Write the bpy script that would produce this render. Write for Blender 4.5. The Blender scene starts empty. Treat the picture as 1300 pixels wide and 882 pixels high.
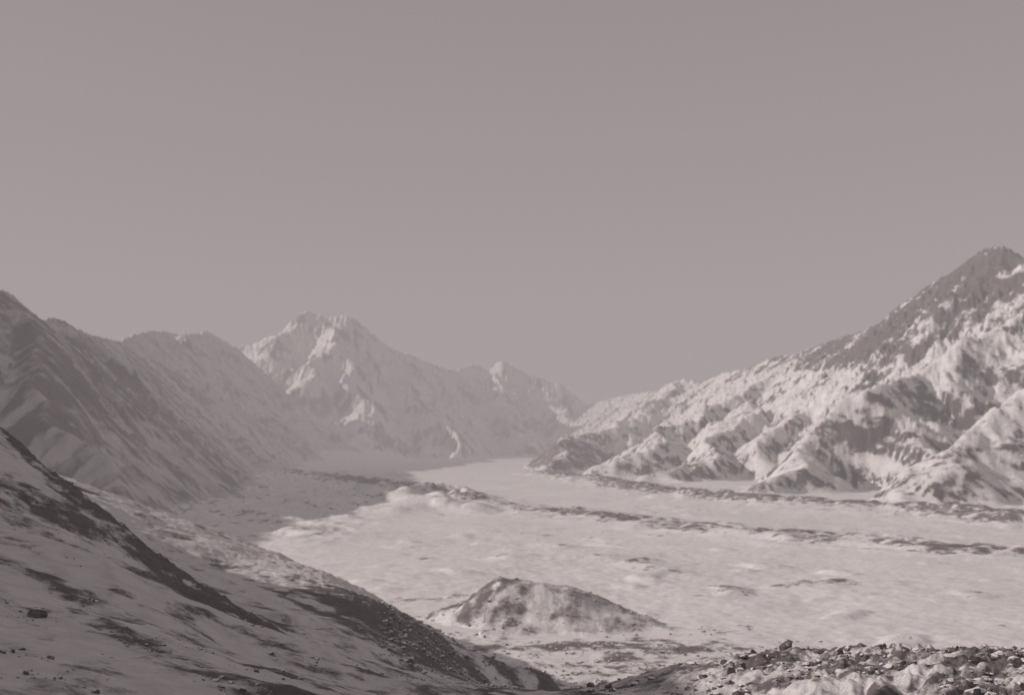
import bpy, math, numpy as np, time
T0=time.time()
F=1569.0; TH=math.atan(121/F)
def P(px,py,d):
    u=(px-650)/F; v=(441-py)/F
    y=math.cos(TH)-v*math.sin(TH); z=math.sin(TH)+v*math.cos(TH)
    s=d/y
    return (u*s,d,z*s)
# ---------- noise ----------
rng=np.random.RandomState(7)
perm=rng.permutation(256); perm=np.concatenate([perm,perm]).astype(np.int32)
ga=rng.rand(256)*2*np.pi; GX=np.cos(ga); GY=np.sin(ga)
def pn(x,y,seed=0):
    x=x+seed*17.31; y=y+seed*9.77
    xi=np.floor(x).astype(np.int64); yi=np.floor(y).astype(np.int64)
    xf=x-xi; yf=y-yi
    u=xf*xf*xf*(xf*(xf*6-15)+10); v=yf*yf*yf*(yf*(yf*6-15)+10)
    def g(ix,iy,fx,fy):
        h=perm[perm[ix&255]+(iy&255)]
        return GX[h]*fx+GY[h]*fy
    a=g(xi,yi,xf,yf); b=g(xi+1,yi,xf-1,yf); c=g(xi,yi+1,xf,yf-1); d=g(xi+1,yi+1,xf-1,yf-1)
    return (a+(b-a)*u+((c+(d-c)*u)-(a+(b-a)*u))*v)*1.4
def fbm(x,y,o=4,seed=0,gain=.5):
    r=0;a=1;t=0
    for i in range(o):
        r=r+a*pn(x*2**i,y*2**i,seed+i*3); t+=a; a*=gain
    return r/t
def ridged(x,y,o=4,seed=0,gain=.5):
    r=0;a=1;t=0
    for i in range(o):
        r=r+a*(1-np.abs(pn(x*2**i,y*2**i,seed+i*3))*1.6); t+=a; a*=gain
    return r/t
def sst(a,b,x):
    t=np.clip((x-a)/(b-a),0,1); return t*t*(3-2*t)
# ---------- ridges ----------
def poly(x,y,pts):
    best=np.full(x.shape,1e12); bz=np.zeros(x.shape); bs=np.zeros(x.shape); s0=0
    for (x0,y0,z0),(x1,y1,z1) in zip(pts[:-1],pts[1:]):
        dx=x1-x0;dy=y1-y0;L2=dx*dx+dy*dy;L=math.sqrt(L2)
        t=np.clip(((x-x0)*dx+(y-y0)*dy)/L2,0,1)
        d2=(x-x0-t*dx)**2+(y-y0-t*dy)**2
        m=d2<best
        best=np.where(m,d2,best); bz=np.where(m,z0+t*(z1-z0),bz); bs=np.where(m,s0+t*L,bs)
        s0+=L
    return np.sqrt(best),bz,bs
# group: 2 right mtn, 3 centre, 4 left, 6 far right
R=[]
def ridge(group,pts,m,p=1.25,flute=1.0,fw=110,zb=-230,warp=0):
    R.append((group,[P(*q) for q in pts],m,p,flute,fw,zb,warp))
ridge(2,[(920,474,6800),(960,464,6400),(985,452,6200),(1010,450,6000),(1050,434,5600),(1095,420,5300),(1150,394,5000),(1172,366,4900),(1200,350,4800),(1235,325,4700),(1262,311,4620),(1275,312,4570),(1300,326,4500),(1400,330,4200),(1600,300,3800),(2200,200,3400)],.70,p=1.15,flute=1.3,fw=110)
ridge(2,[(1420,340,4050),(1300,398,3800),(1255,416,3700),(1215,444,3600),(1160,474,3550),(1110,495,3350),(1030,560,3250),(975,605,2950)],.62,p=1.4,warp=80,flute=1.1,fw=70)
ridge(2,[(1600,400,2900),(1450,430,2900),(1300,492,2800),(1230,560,2650),(1150,626,2480)],.60,p=1.4,warp=70,flute=1.1,fw=55)
ridge(2,[(1095,430,5300),(1075,480,4800),(1010,520,4450),(960,560,4150)],.70,p=1.4,warp=90,fw=75)
ridge(2,[(1010,458,6000),(960,492,5500),(880,525,5100),(800,575,4500)],.58,p=1.35,warp=100,fw=80)
ridge(2,[(960,505,5000),(900,562,4300),(860,602,3700)],.68,p=1.4,warp=100,fw=70)
ridge(6,[(920,474,6800),(895,484,7600),(868,481,7700),(840,498,8600),(830,497,10000),(790,502,11500),(745,514,13000)],.55,fw=160)
ridge(6,[(868,482,7700),(830,512,7000),(790,536,6400),(745,552,5900),(715,560,5500),(690,590,5100)],.62,warp=90)
ridge(3,[(300,441,10500),(330,432,10500),(362,418,10500),(376,399,10600),(390,393,10700),(398,398,10700),(415,403,10700),(440,398,10800),(455,408,10850),(470,420,10900),(490,438,11000),(520,449,11200),(550,463,11500),(580,469,12000),(600,461,12500),(622,468,12500),(637,456,12500),(655,467,12500),(690,481,12500),(712,486,12500),(745,512,12500),(800,520,13500)],.75,fw=190)
ridge(3,[(376,399,10600),(345,437,10200),(312,476,9800),(292,520,9400),(285,560,8800)],.8,p=1.4,fw=150,warp=90)
ridge(3,[(430,404,10750),(418,436,10000),(390,470,9500),(350,515,9100),(325,545,8700)],.8,p=1.4,fw=150,warp=110)
ridge(3,[(418,436,10000),(450,490,9500),(470,540,9000),(445,572,8500)],.8,p=1.4,fw=150,warp=110)
ridge(3,[(490,440,11000),(525,500,10200),(575,562,9200)],.8,fw=170,warp=150)
ridge(3,[(637,464,12500),(625,510,11500),(670,566,10000)],.75,fw=190,warp=150)
ridge(3,[(700,500,12500),(720,540,11500)],.75,fw=190,warp=150)
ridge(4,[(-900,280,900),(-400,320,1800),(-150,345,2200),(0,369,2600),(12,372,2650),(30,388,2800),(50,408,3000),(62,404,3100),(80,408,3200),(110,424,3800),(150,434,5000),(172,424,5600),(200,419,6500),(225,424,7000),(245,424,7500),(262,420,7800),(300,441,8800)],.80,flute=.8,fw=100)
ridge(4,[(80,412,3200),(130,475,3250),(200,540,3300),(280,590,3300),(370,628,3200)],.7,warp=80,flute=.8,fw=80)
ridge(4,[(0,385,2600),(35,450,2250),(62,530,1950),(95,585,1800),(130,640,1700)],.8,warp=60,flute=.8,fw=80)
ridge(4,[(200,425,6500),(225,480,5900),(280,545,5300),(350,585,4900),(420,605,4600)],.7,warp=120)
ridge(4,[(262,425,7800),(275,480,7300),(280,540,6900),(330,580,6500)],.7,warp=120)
# ---------- near terrain control points (RBF) ----------
C=[]
def c(px,py,d): C.append(P(px,py,d))
N1=[(-200,430,430),(-80,490,410),(0,546,400),(50,590,380),(100,625,360),(150,668,345),(200,712,330),(250,750,315),(290,778,300)]
N2=[(60,622,1500),(130,640,1150),(200,655,900),(250,672,830),(300,690,750),(360,708,690),(420,728,620),(455,752,560),(490,775,510),(512,806,470)]
for q in N1: c(*q)
for q in N2: c(*q)
for q in [(0,882,100),(-200,882,90),(-200,700,160),(-300,600,250),(200,882,110),(400,882,130),(0,780,150),(0,700,210),(0,620,300),
 (100,700,230),(100,780,160),(200,780,190),(250,840,150),(300,830,200),(350,810,270),(400,830,220),(400,870,160),(450,845,230),(430,800,340),
 (540,862,385),(500,840,330),(560,895,320),(480,886,200),(240,725,560),(300,748,480),(350,775,400),(400,785,430),(455,790,440),
 (590,876,480),(620,895,420),(700,890,450),(700,856,560),(640,845,620),(780,886,420),(790,858,520),(860,882,300),(880,862,340),(940,845,290),(1000,838,260),(1100,834,250),(1200,836,240),(1300,840,230),(1500,850,220),
 (1000,882,190),(1150,882,180),(1300,882,170),(1500,882,160)]: c(*q)
for q in N2[1:]:
    x,y,z=P(*q); C.append((x+75,y+45,-126)); C.append((x+220,y+130,-170))
for q in N1[2:]:
    x,y,z=P(*q); C.append((x-5,y+70,z-26))
C+=[(0,0,-2.2),(0,50,-14),(30,50,-14),(-20,50,-13),(0,100,-27),(45,100,-27),(90,100,-27),(0,150,-37),(20,200,-48),(60,150,-35),(200,0,-5),(-200,0,70),(0,-200,5),(-220,150,75),(-250,300,80),(-290,400,75),(-450,300,140),(-400,520,40),  # unseen bank at far left, raised to throw shade over the foreground
    (-600,800,60),(-700,1200,60),(20,600,-122),(60,760,-140),(160,560,-140),(300,560,-140),(60,340,-76),(90,420,-112),(150,400,-125),(250,400,-125),(400,350,-125),(130,300,-66),(200,300,-62),(280,280,-60),(600,300,-80),(0,900,-170),(300,900,-180),(700,700,-160),(-100,1300,-200),(-200,1900,-200),(600,1500,-260),(500,-100,0),(-900,600,150)]
C=np.array(C); 
D=np.hypot(C[:,None,0]-C[None,:,0],C[:,None,1]-C[None,:,1])
n=len(C); A=np.zeros((n+3,n+3)); A[:n,:n]=-D-np.eye(n)*1.5; A[:n,n]=1;A[:n,n+1]=C[:,0];A[:n,n+2]=C[:,1];A[n:,:n]=A[:n,n:].T
b=np.zeros(n+3); b[:n]=C[:,2]; W=np.linalg.solve(A,b)
def near(x,y):
    r=W[n]+W[n+1]*x+W[n+2]*y
    for i in range(n): r=r-W[i]*np.sqrt((x-C[i,0])**2+(y-C[i,1])**2+16)
    return r
def G(px,py,H=120): # point on glacier plane
    d=H*F/(py-562); return ((px-650)/F*d,d,0.0)
M1=[G(400,604),G(450,611),G(500,618),G(560,629),G(640,643),G(780,658),G(870,669),G(960,681),G(1100,691),G(1300,703),G(1600,712)]
M2=[G(690,600),G(760,611),G(830,623),G(900,632),G(960,637),G(1100,645),G(1200,650),G(1300,660),G(1600,672)]
M3=[G(700,690),G(800,715),G(900,735),G(980,742),G(1100,742)]
M4=[G(425,646),G(470,640),G(520,640),G(560,648)]
MD=[P(545,782,860),P(590,757,860),P(635,733,860),P(690,738,850),P(740,752,840),P(790,774,830),P(840,793,820)]
N1w=[P(*q) for q in N1]; N2w=[P(*q) for q in N2]
def height(x,y):
    """world xy -> z, label, rock mask"""
    r=np.hypot(x,y)
    am=.35+.65*sst(-.3,.4,pn(x/420,y/420,4))
    left=sst(-120,-330,x+.05*(y-2000))*sst(1300,1700,y)*sst(6500,4500,y)
    zg=-120+7*fbm(x/300,y/300,3,1)+am*(2.6*fbm(x/75,y/75,3,5)*(r<5000)+.8*fbm(x/14,y/14,2,8)*(r<2500))
    zg=zg+left*(20*np.maximum(0,ridged(x/170,y/170,4,11)-.45)+6*fbm(x/50,y/50,3,14))
    zg=zg+np.maximum(0,-(x+700))*0.22*sst(5500,8500,y)
    zg=zg+sst(9000,14000,r)*60
    rock=0.03+0.16*fbm(x/300,y/300,3,21)+0.08*sst(1300,700,r)+left*(.24+.35*fbm(x/90,y/160,3,23))
    # medial moraine
    xw=x+18*pn(x/90,y/90,31); yw=y+50*pn(x/140,y/140,33)
    d1,_,s1=poly(xw,yw,M1)
    w=74+32*pn(s1/260,s1*0,35)
    k=np.exp(-(d1/w)**2); hump=.5+1.2*np.abs(pn(s1/50,d1/50,36))
    zg=zg+k*8*hump*(1+2.0*sst(3600,2900,y)*sst(2300,2900,y)); rock=rock+k*(0.50+.25*pn(s1/140,d1/60,38))
    d2,_,s2=poly(x+25*pn(x/60,y/60,41),y+60*pn(x/150,y/150,43),M2)
    w2=115+45*pn(s2/300,s2*0,45)
    k=np.exp(-(d2/w2)**2); zg=zg+k*16*(.5+1.*np.abs(pn(s2/80,d2/40,42))); rock=rock+k*0.62
    d3,_,s3=poly(xw,yw+20*pn(x/60,y/60,48),M3); k=np.exp(-(d3/22)**2)*sst(-.3,.3,pn(s3/90,s3*0,49)); zg=zg+k*4; rock=rock+k*.45
    d4,_,s4=poly(x+60*pn(x/120,y/120,24),y+90*pn(x/120,y/120,25),M4); k=np.exp(-(d4/85)**2); zg=zg+k*30*(.6+.8*np.abs(pn(x/80,y/80,26)))
    # dirty patches and low lumps on the ice
    pt=sst(.2,.6,pn(x/190,y/70,44)); rock=rock+.20*pt*(y<2600)
    pt2=sst(.3,.65,pn(x/60,y/40,47)); zg=zg+pt2*3.5*(y<2600)*am; rock=rock+.20*pt2*(y<1800)
    rock=rock+.28*sst(900,680,r)*sst(260,100,x)
    h=zg; lab=np.zeros(x.shape,np.int8)
    # mound
    xm=x+5*pn(x/25,y/25,54); ym=y+12*pn(x/40,y/40,55)
    dm,zm,sm=poly(xm,ym,MD); dr=np.sqrt(dm*dm+160)-12
    hm=zm-dr*.36-.0006*dm*dm+2.4*fbm(x/16,y/16,4,51)
    hm=np.where(dm>160,-300,hm)
    rmound=.36+.26*sst(110,40,sm)*sst(-.4,.3,pn(sm/8,dm/60,53))+.12*sst(14,4,dm)+.25*pn(x/20,y/20,57)
    dl=np.clip(.5+.5*(hm-h)/4,0,1); m=hm>h; lab[m]=5; h=h*(1-dl)+hm*dl+4*dl*(1-dl)*.5
    rock=rock*(1-dl)+rmound*dl
    # mountains
    n1=fbm(x/400,y/400,4,61); n2=fbm(x/400,y/400,4,65)
    wx=x+60*n1
    fine=fbm(x/70,y/70,4,71,.6); rid=ridged((x+80*n2)/380,(y+80*n1)/380,5,75,.5)
    K=14.0
    acc=np.zeros(x.shape); hmx=np.full(x.shape,-400.0); lb=np.zeros(x.shape,np.int8); stk=np.zeros(x.shape)
    for i,(g,pts,mm,p,fl,fw,zb,wp) in enumerate(R):
        xa=x+wp*2*n1; ya=y+wp*2*n2
        x0=min(q[0] for q in pts)-1700; x1=max(q[0] for q in pts)+1700; y0=min(q[1] for q in pts)-1700; y1=max(q[1] for q in pts)+1700
        pre=(x>x0)&(x<x1)&(y>y0)&(y<y1)
        if not pre.any(): continue
        ii=np.nonzero(pre)[0]
        d,z,s=poly(xa[ii],ya[ii],pts)
        sel=d<(z-zb)/mm*1.02
        if not sel.any(): continue
        ii=ii[sel]; d=d[sel];z=z[sel];s=s[sel]
        if wp: d=np.sqrt(d*d+12.**2)-12
        Dm=(z-zb)/mm
        hh=zb+(z-zb)*np.clip(1-d/Dm,0,1)**p
        sw=s+0.5*(wx[ii]-x[ii])*(1 if not wp else 0)+fw*.4*fine[ii]+.25*d
        f1=np.abs(pn(sw/fw,d/700,80+i)); f2=np.abs(pn(sw/(fw*.42),d/400,120+i)); f3=np.abs(pn(sw/(fw*.17),d/220,150+i))
        env=sst(0,fw*1.6,d)*fw/110*sst(0,250,hh+120)
        hh=hh-fl*env*(42*(f1-.35)+28*(f2-.35)+16*(f3-.35))+ (42*(rid[ii]-.6))*sst(30,400,d)*(fw/110)**.5*sst(-100,150,hh)
        sk_=.7*pn(sw/(fw*.5),d/420,180+i)+1.1*pn(sw/(fw*.2),d/320,190+i)
        tmp=hmx[ii]; t2=lb[ii]; mk=hh>tmp; new=np.maximum(tmp,hh)
        acc[ii]=acc[ii]*np.exp((tmp-new)/K)+np.exp((hh-new)/K)
        t3=stk[ii]; t3[mk]=sk_[mk]; stk[ii]=t3
        t2[mk]=g; hmx[ii]=new; lb[ii]=t2
    hb=hmx+K*np.log(np.maximum(acc,1))*.8
    jag=15*(ridged(x/45,y/45,3,171)-.6)+7*fine
    above=sst(-110,0,hb)
    hb=hb+jag*above*np.clip(r/4000,.5,2.4)
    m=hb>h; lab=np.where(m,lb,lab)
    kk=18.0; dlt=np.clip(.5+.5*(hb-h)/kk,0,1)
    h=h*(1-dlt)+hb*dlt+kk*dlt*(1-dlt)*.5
    pm=fbm(x/260,y/260,4,181); 
    mrock=.19+.34*pm+.38*stk
    mrock=mrock+np.where(lb==2,.03-.08*pm+.48*sst(230,350,hb+.06*(4600-y))*sst(4050,4500,y)+.14*sst(60,-110,hb)+.08*sst(3200,2400,y),0)
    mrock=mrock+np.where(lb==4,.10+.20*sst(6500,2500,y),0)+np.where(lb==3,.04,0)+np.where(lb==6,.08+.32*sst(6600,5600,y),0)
    rock=rock*(1-dlt)+mrock*dlt
    # near lateral moraine
    s_=(r<2300)
    hn=np.full(x.shape,-500.0)
    xs=x[s_];ys=y[s_];rs=r[s_]
    v=near(xs,ys)
    rub=.9*ridged(xs/9,ys/9,3,191)+.5*fbm(xs/3,ys/3,3,195)
    big=3.2*fbm(xs/35,ys/35,3,198)
    a,_,sa=poly(xs+6*pn(xs/18,ys/18,205),ys+11*pn(xs/25,ys/25,206),N1w); bq,_,sb=poly(xs,ys,N2w)
    right=sst(15,60,xs)
    v=v+(big*sst(40,200,rs)+rub*(.6+1.6*right*sst(340,280,ys)+.8*right+1.8*sst(22,4,a)+1.2*sst(35,8,bq)))*sst(10,80,rs)
    hn[s_]=v
    ca,sn=math.cos(.6),math.sin(.6)
    rn=.30+.32*fbm(xs/34,ys/24,5,201)+.24*pn((xs*ca+ys*sn)/9,(-xs*sn+ys*ca)/60,207)*(1-right)
    rn=rn+.46*np.exp(-((a-5)/(17+9*pn(sa/30,sa*0,203)))**2)+.18*right*sst(330,280,ys)
    endm=sst(120,50,np.hypot((xs-P(470,785,500)[0])*1.5,ys-490))
    rn=rn+.36*endm*sst(60,20,bq)
    rn=rn-.16*sst(60,10,bq)*(1-endm)
    rn=rn+.14*sst(-100,0,xs)*sst(700,500,ys)*(1-.5*right)
    full=np.zeros(x.shape); full[s_]=rn
    m=hn>h; lab=np.where(m,1,lab); rock=np.where(m,full,rock); h=np.maximum(h,hn)
    return h,lab,rock
# ---------- polar terrain sheet ----------
az=np.concatenate([np.linspace(-80,-26,110,endpoint=False),np.linspace(-26,26,900,endpoint=False),np.linspace(26,80,90)])
az=np.radians(az)
r1=np.exp(np.linspace(math.log(6),math.log(90),90,endpoint=False))
r2=np.exp(np.linspace(math.log(90),math.log(16500),1350,endpoint=False))
r3=np.exp(np.linspace(math.log(16500),math.log(60000),40))
rr=np.concatenate([r1,r2,r3])
AZ,RR=np.meshgrid(az,rr)
X=(np.sin(AZ)*RR).ravel(); Y=(np.cos(AZ)*RR).ravel()
Z,LAB,ROCK=height(X,Y)
print('height',time.time()-T0)
nr,na=len(rr),len(az)
idx=np.arange(nr*na).reshape(nr,na)
q=np.stack([idx[:-1,:-1],idx[:-1,1:],idx[1:,1:],idx[1:,:-1]],-1).reshape(-1,4)
v0=q[0]; cr=(X[v0[1]]-X[v0[0]])*(Y[v0[3]]-Y[v0[0]])-(Y[v0[1]]-Y[v0[0]])*(X[v0[3]]-X[v0[0]])
if cr<0: q=q[:,::-1]
fl=LAB[q[:,0]]
# ---------- materials ----------
def new_mat(name):
    m=bpy.data.materials.new(name); m.use_nodes=True; nt=m.node_tree; nt.nodes.clear(); return m,nt
def terrain_mat(name,big,bstr,snow=(.80,.785,.77),rk=(.10,.088,.09),rk2=(.24,.21,.21),soft=.13,st_max=.26,amp=1.9):
    m,nt=new_mat(name); N=nt.nodes; L=nt.links
    out=N.new('ShaderNodeOutputMaterial'); bs=N.new('ShaderNodeBsdfPrincipled'); bs.inputs['Roughness'].default_value=.85
    bs.inputs['Specular IOR Level'].default_value=.15
    L.new(bs.outputs[0],out.inputs[0])
    geo=N.new('ShaderNodeNewGeometry'); at=N.new('ShaderNodeAttribute'); at.attribute_name='rock'
    nz=N.new('ShaderNodeTexNoise'); nz.inputs['Scale'].default_value=1/big; nz.inputs['Detail'].default_value=9; nz.inputs['Roughness'].default_value=.7
    L.new(geo.outputs['Position'],nz.inputs['Vector'])
    sep=N.new('ShaderNodeSeparateXYZ'); L.new(geo.outputs['Normal'],sep.inputs[0])
    st=N.new('ShaderNodeMapRange'); st.inputs['From Min'].default_value=.84; st.inputs['From Max'].default_value=.5; st.inputs['To Min'].default_value=-.06; st.inputs['To Max'].default_value=st_max
    L.new(sep.outputs['Z'],st.inputs['Value'])
    a=N.new('ShaderNodeMath'); a.operation='ADD'; L.new(at.outputs['Fac'],a.inputs[0]); L.new(st.outputs[0],a.inputs[1])
    s=N.new('ShaderNodeMath'); s.operation='MULTIPLY_ADD'; L.new(nz.outputs['Fac'],s.inputs[0]); s.inputs[1].default_value=amp; s.inputs[2].default_value=-amp/2
    ad=N.new('ShaderNodeMath'); ad.operation='ADD'; L.new(a.outputs[0],ad.inputs[0]); L.new(s.outputs[0],ad.inputs[1])
    mr=N.new('ShaderNodeMapRange'); mr.interpolation_type='SMOOTHSTEP'; mr.inputs['From Min'].default_value=.45-soft; mr.inputs['From Max'].default_value=.45+soft
    L.new(ad.outputs[0],mr.inputs['Value'])
    n2=N.new('ShaderNodeTexNoise'); n2.inputs['Scale'].default_value=3/big; n2.inputs['Detail'].default_value=6; L.new(geo.outputs['Position'],n2.inputs['Vector'])
    rc=N.new('ShaderNodeMix'); rc.data_type='RGBA'; rc.inputs[6].default_value=(*rk,1); rc.inputs[7].default_value=(*rk2,1)
    L.new(n2.outputs['Fac'],rc.inputs[0])
    sc=N.new('ShaderNodeMix'); sc.data_type='RGBA'; sc.inputs[6].default_value=(snow[0]*.82,snow[1]*.82,snow[2]*.82,1); sc.inputs[7].default_value=(*snow,1)
    mp=N.new('ShaderNodeMapRange'); mp.inputs['From Min'].default_value=.3; mp.inputs['From Max'].default_value=.6; L.new(n2.outputs['Fac'],mp.inputs['Value']); L.new(mp.outputs[0],sc.inputs[0])
    mx=N.new('ShaderNodeMix'); mx.data_type='RGBA'; L.new(mr.outputs[0],mx.inputs[0]); L.new(sc.outputs[2],mx.inputs[6]); L.new(rc.outputs[2],mx.inputs[7])
    L.new(mx.outputs[2],bs.inputs['Base Color'])
    bp=N.new('ShaderNodeBump'); bp.inputs['Strength'].default_value=1; bp.inputs['Distance'].default_value=bstr
    L.new(nz.outputs['Fac'],bp.inputs['Height']); L.new(bp.outputs[0],bs.inputs['Normal'])
    return m
mats={0:terrain_mat('glacier_snow_ice',18,1.1,amp=2.2),1:terrain_mat('moraine_snow_rubble',12,1.4,snow=(.66,.645,.635),rk=(.07,.061,.063),rk2=(.19,.166,.168),amp=2.2,soft=.16),2:terrain_mat('rock_and_snow',75,10,rk=(.07,.061,.063),rk2=(.19,.166,.168),amp=2.2,soft=.16),  # moraine snow colour also lowered, deepening the shaded foreground
 3:terrain_mat('far_rock_and_snow',260,28,soft=.18,st_max=.20),4:terrain_mat('shade_darkened_rock_and_snow',110,14,soft=.26,st_max=.16,snow=(.60,.585,.575),rk=(.12,.104,.107),rk2=(.27,.235,.24)),5:terrain_mat('mound_snow',16,2.3,soft=.22,snow=(.72,.705,.695)),6:terrain_mat('ridge_rock_and_snow',180,20,soft=.16)}  # left range: snow colour darkened to deepen its shade
names={0:'glacier',1:'lateral_moraine_slope',2:'rocky_snow_mountain',3:'snowy_mountain_massif',4:'shaded_mountain_ridge',5:'snow_covered_moraine_mound',6:'distant_snow_ridge'}
co=np.stack([X,Y,Z],1).astype(np.float32)
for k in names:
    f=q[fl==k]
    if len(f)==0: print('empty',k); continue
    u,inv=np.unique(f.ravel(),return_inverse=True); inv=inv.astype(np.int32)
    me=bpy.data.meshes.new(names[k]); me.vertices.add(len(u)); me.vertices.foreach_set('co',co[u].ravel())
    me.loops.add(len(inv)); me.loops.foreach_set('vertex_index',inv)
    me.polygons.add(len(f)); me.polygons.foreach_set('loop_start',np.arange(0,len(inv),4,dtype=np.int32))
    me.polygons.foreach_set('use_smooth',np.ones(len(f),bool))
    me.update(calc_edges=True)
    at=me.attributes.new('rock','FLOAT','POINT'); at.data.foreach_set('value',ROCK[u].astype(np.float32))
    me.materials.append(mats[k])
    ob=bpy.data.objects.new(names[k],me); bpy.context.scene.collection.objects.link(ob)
print('mesh',time.time()-T0)
# ---------- rocks ----------
import bmesh
m,nt=new_mat('moraine_rock'); N=nt.nodes;L=nt.links
out=N.new('ShaderNodeOutputMaterial'); bs=N.new('ShaderNodeBsdfPrincipled'); bs.inputs['Roughness'].default_value=.9; L.new(bs.outputs[0],out.inputs[0])
geo=N.new('ShaderNodeNewGeometry'); nz=N.new('ShaderNodeTexNoise'); nz.inputs['Scale'].default_value=.9; nz.inputs['Detail'].default_value=8
L.new(geo.outputs['Position'],nz.inputs['Vector']); rp=N.new('ShaderNodeValToRGB')
rp.color_ramp.elements[0].position=.3; rp.color_ramp.elements[0].color=(.05,.044,.046,1); rp.color_ramp.elements[1].position=.75; rp.color_ramp.elements[1].color=(.22,.19,.19,1)
L.new(nz.outputs['Fac'],rp.inputs[0])
sep=N.new('ShaderNodeSeparateXYZ'); L.new(geo.outputs['Normal'],sep.inputs[0])
ad=N.new('ShaderNodeMath'); ad.operation='MULTIPLY_ADD'; L.new(nz.outputs['Fac'],ad.inputs[0]); ad.inputs[1].default_value=.9; L.new(sep.outputs['Z'],ad.inputs[2])
mr=N.new('ShaderNodeMapRange'); mr.inputs['From Min'].default_value=1.08; mr.inputs['From Max'].default_value=1.3; L.new(ad.outputs[0],mr.inputs['Value'])
mx=N.new('ShaderNodeMix'); mx.data_type='RGBA'; mx.inputs[7].default_value=(.70,.68,.67,1); L.new(mr.outputs[0],mx.inputs[0]); L.new(rp.outputs[0],mx.inputs[6]); L.new(mx.outputs[2],bs.inputs['Base Color'])
rockmat=m
m2=m.copy(); m2.name='bare_boulder_rock'
for nd in m2.node_tree.nodes:
    if nd.type=='MAP_RANGE': nd.inputs['From Min'].default_value=1.35; nd.inputs['From Max'].default_value=1.5
def ico(sub):
    bm=bmesh.new(); bmesh.ops.create_icosphere(bm,subdivisions=sub,radius=1); bm.verts.ensure_lookup_table()
    v=np.array([x.co[:] for x in bm.verts]); f=np.array([[w.index for w in p.verts] for p in bm.faces]); bm.free(); return v,f
def rockshape(sub,rs):
    v,f=ico(sub)
    for _ in range(9):
        nrm=rs.normal(size=3); nrm/=np.linalg.norm(nrm); dd=rs.uniform(.45,.8)
        t=v@nrm-dd; v=v-np.outer(np.clip(t,0,None),nrm)
    return v+rs.normal(size=v.shape)*.03,f
rs=np.random.RandomState(3)
protos=[rockshape(2,rs) for _ in range(6)]
VV=[];FF=[];off=0
def scatter(n,azr,rrg,smin,smax,thr):
    global off
    a=np.radians(rs.uniform(*azr,n)); r=np.exp(rs.uniform(math.log(rrg[0]),math.log(rrg[1]),n))
    x=np.sin(a)*r;y=np.cos(a)*r; z,lab,rk=height(x,y)
    dens=pn(x/12,y/12,222)*.35+pn(x/45,y/45,225)*.3
    for i in range(n):
        if lab[i] not in (0,1,5) or rk[i]+dens[i]<thr: continue
        s=smin*(smax/smin)**(rs.rand()**2.6)
        v,f=protos[rs.randint(6)]
        t=rs.uniform(0,6.28); sc=np.array([rs.uniform(.7,1.4),rs.uniform(.7,1.2),rs.uniform(.5,.9)])*s
        w=v*sc; w=np.stack([w[:,0]*math.cos(t)-w[:,1]*math.sin(t),w[:,0]*math.sin(t)+w[:,1]*math.cos(t),w[:,2]],1)+np.array([x[i],y[i],z[i]+.1*s])
        VV.append(w);FF.append(f+off);off+=len(w)
scatter(4200,(3,27),(170,330),.22,1.5,.44)
scatter(13000,(-6,20),(330,900),.35,1.7,.36)
scatter(4500,(-27,-2),(100,520),.10,.55,.48)
V=np.concatenate(VV);FA=np.concatenate(FF)
me=bpy.data.meshes.new('moraine_rocks'); me.from_pydata(V.tolist(),[],FA.tolist()); me.materials.append(rockmat)
bpy.context.scene.collection.objects.link(bpy.data.objects.new('moraine_rocks',me)); print('rocks',len(VV))
def boulder(px,py,d,size,seed,sc):
    x,y,_=P(px,py,d); z=float(height(np.array([x]),np.array([y]))[0][0])
    r_=np.random.RandomState(seed); v,f=rockshape(3,r_); v=v*np.array(sc)*size
    me=bpy.data.meshes.new('boulder'); me.from_pydata(v.tolist(),[],f.tolist()); me.materials.append(m2)
    o=bpy.data.objects.new('boulder',me); o.location=(x,y,z+size*sc[2]*.35); bpy.context.scene.collection.objects.link(o)
boulder(998,836,255,1.9,11,(1.15,1,1.05)); boulder(50,786,150,1.2,5,(1.2,1,.8)); 
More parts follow.
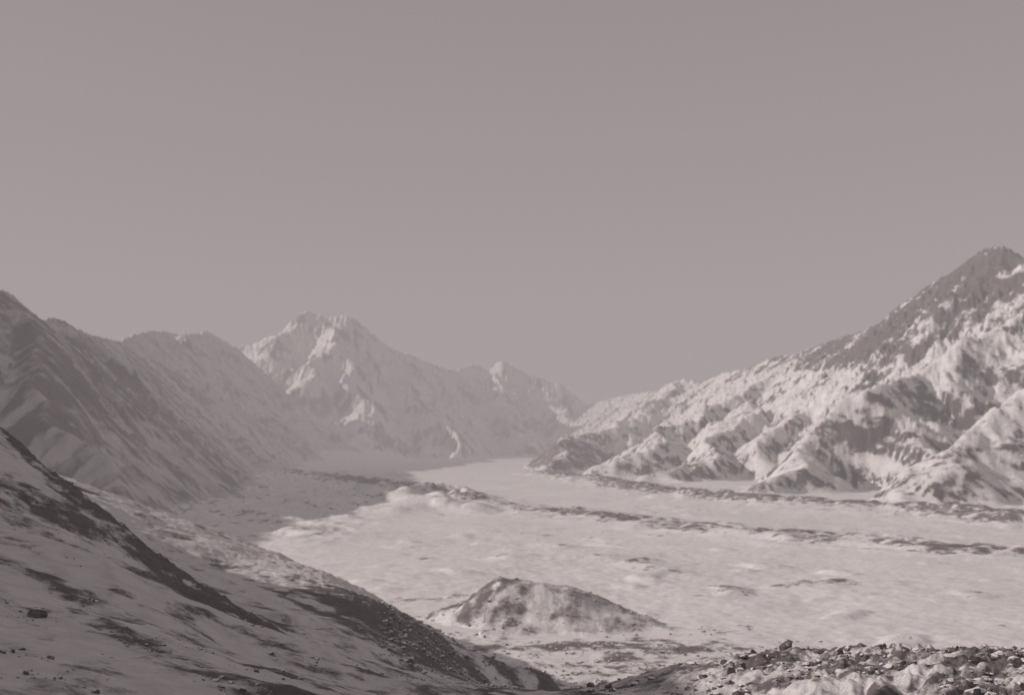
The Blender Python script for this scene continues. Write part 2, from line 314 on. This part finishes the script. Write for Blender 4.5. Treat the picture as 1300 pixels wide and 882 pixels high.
# ---------- haze ----------
me=bpy.data.meshes.new('haze')
bm=bmesh.new(); bmesh.ops.create_cube(bm,size=1); bm.to_mesh(me); bm.free()
hz=bpy.data.objects.new('glowing_haze',me); hz.scale=(70000,70000,2400); hz.location=(0,20000,300); bpy.context.scene.collection.objects.link(hz)
DN=1/8800
m,nt=new_mat('glowing_haze_air'); N=nt.nodes;L=nt.links; out=N.new('ShaderNodeOutputMaterial')
vs=N.new('ShaderNodeVolumeAbsorption'); vs.inputs['Density'].default_value=DN; vs.inputs['Color'].default_value=(0,0,0,1)
em=N.new('ShaderNodeEmission'); em.inputs['Color'].default_value=(.385,.342,.345,1); em.inputs['Strength'].default_value=DN  # air glows by itself, standing in for scattered light
ad=N.new('ShaderNodeAddShader'); L.new(vs.outputs[0],ad.inputs[0]); L.new(em.outputs[0],ad.inputs[1])
L.new(ad.outputs[0],out.inputs['Volume']); me.materials.append(m)
# ---------- light ----------
SE=math.radians(24); SA=math.radians(-95) # azimuth from +Y, clockwise positive
sd=np.array([math.sin(SA)*math.cos(SE),math.cos(SA)*math.cos(SE),math.sin(SE)])
from mathutils import Vector
sun=bpy.data.lights.new('sun','SUN'); sun.energy=4.9; sun.angle=math.radians(.6); sun.color=(1,.90,.86)
so=bpy.data.objects.new('sun',sun); so.rotation_euler=Vector(sd).to_track_quat('Z','Y').to_euler(); bpy.context.scene.collection.objects.link(so)
w=bpy.data.worlds.new('World'); bpy.context.scene.world=w; w.use_nodes=True; nt=w.node_tree; N=nt.nodes;L=nt.links; N.clear()
out=N.new('ShaderNodeOutputWorld'); bg=N.new('ShaderNodeBackground'); sk=N.new('ShaderNodeTexSky'); sk.sky_type='NISHITA'; sk.sun_disc=False
sk.sun_elevation=SE; sk.sun_rotation=SA; sk.altitude=1000
bw=N.new('ShaderNodeRGBToBW'); L.new(sk.outputs[0],bw.inputs[0])
pw=N.new('ShaderNodeMath'); pw.operation='POWER'; pw.inputs[1].default_value=.35; L.new(bw.outputs[0],pw.inputs[0])
tn=N.new('ShaderNodeVectorMath'); tn.operation='SCALE'; tn.inputs[0].default_value=(2.15,1.86,1.95); L.new(pw.outputs[0],tn.inputs['Scale'])
L.new(tn.outputs[0],bg.inputs[0]); bg.inputs[1].default_value=.1; L.new(bg.outputs[0],out.inputs[0])
# ---------- camera ----------
cam=bpy.data.cameras.new('camera'); cam.sensor_width=36; cam.lens=36*F/1300; cam.clip_start=.5; cam.clip_end=200000
co_=bpy.data.objects.new('camera',cam); co_.location=(0,0,0); co_.rotation_euler=(math.pi/2+TH,0,0); bpy.context.scene.collection.objects.link(co_); bpy.context.scene.camera=co_
cam.dof.use_dof=True; cam.dof.focus_distance=170; cam.dof.aperture_fstop=.15
sc=bpy.context.scene; sc.view_settings.view_transform='Standard'; sc.view_settings.look='None'; sc.view_settings.exposure=0
print('done',time.time()-T0)
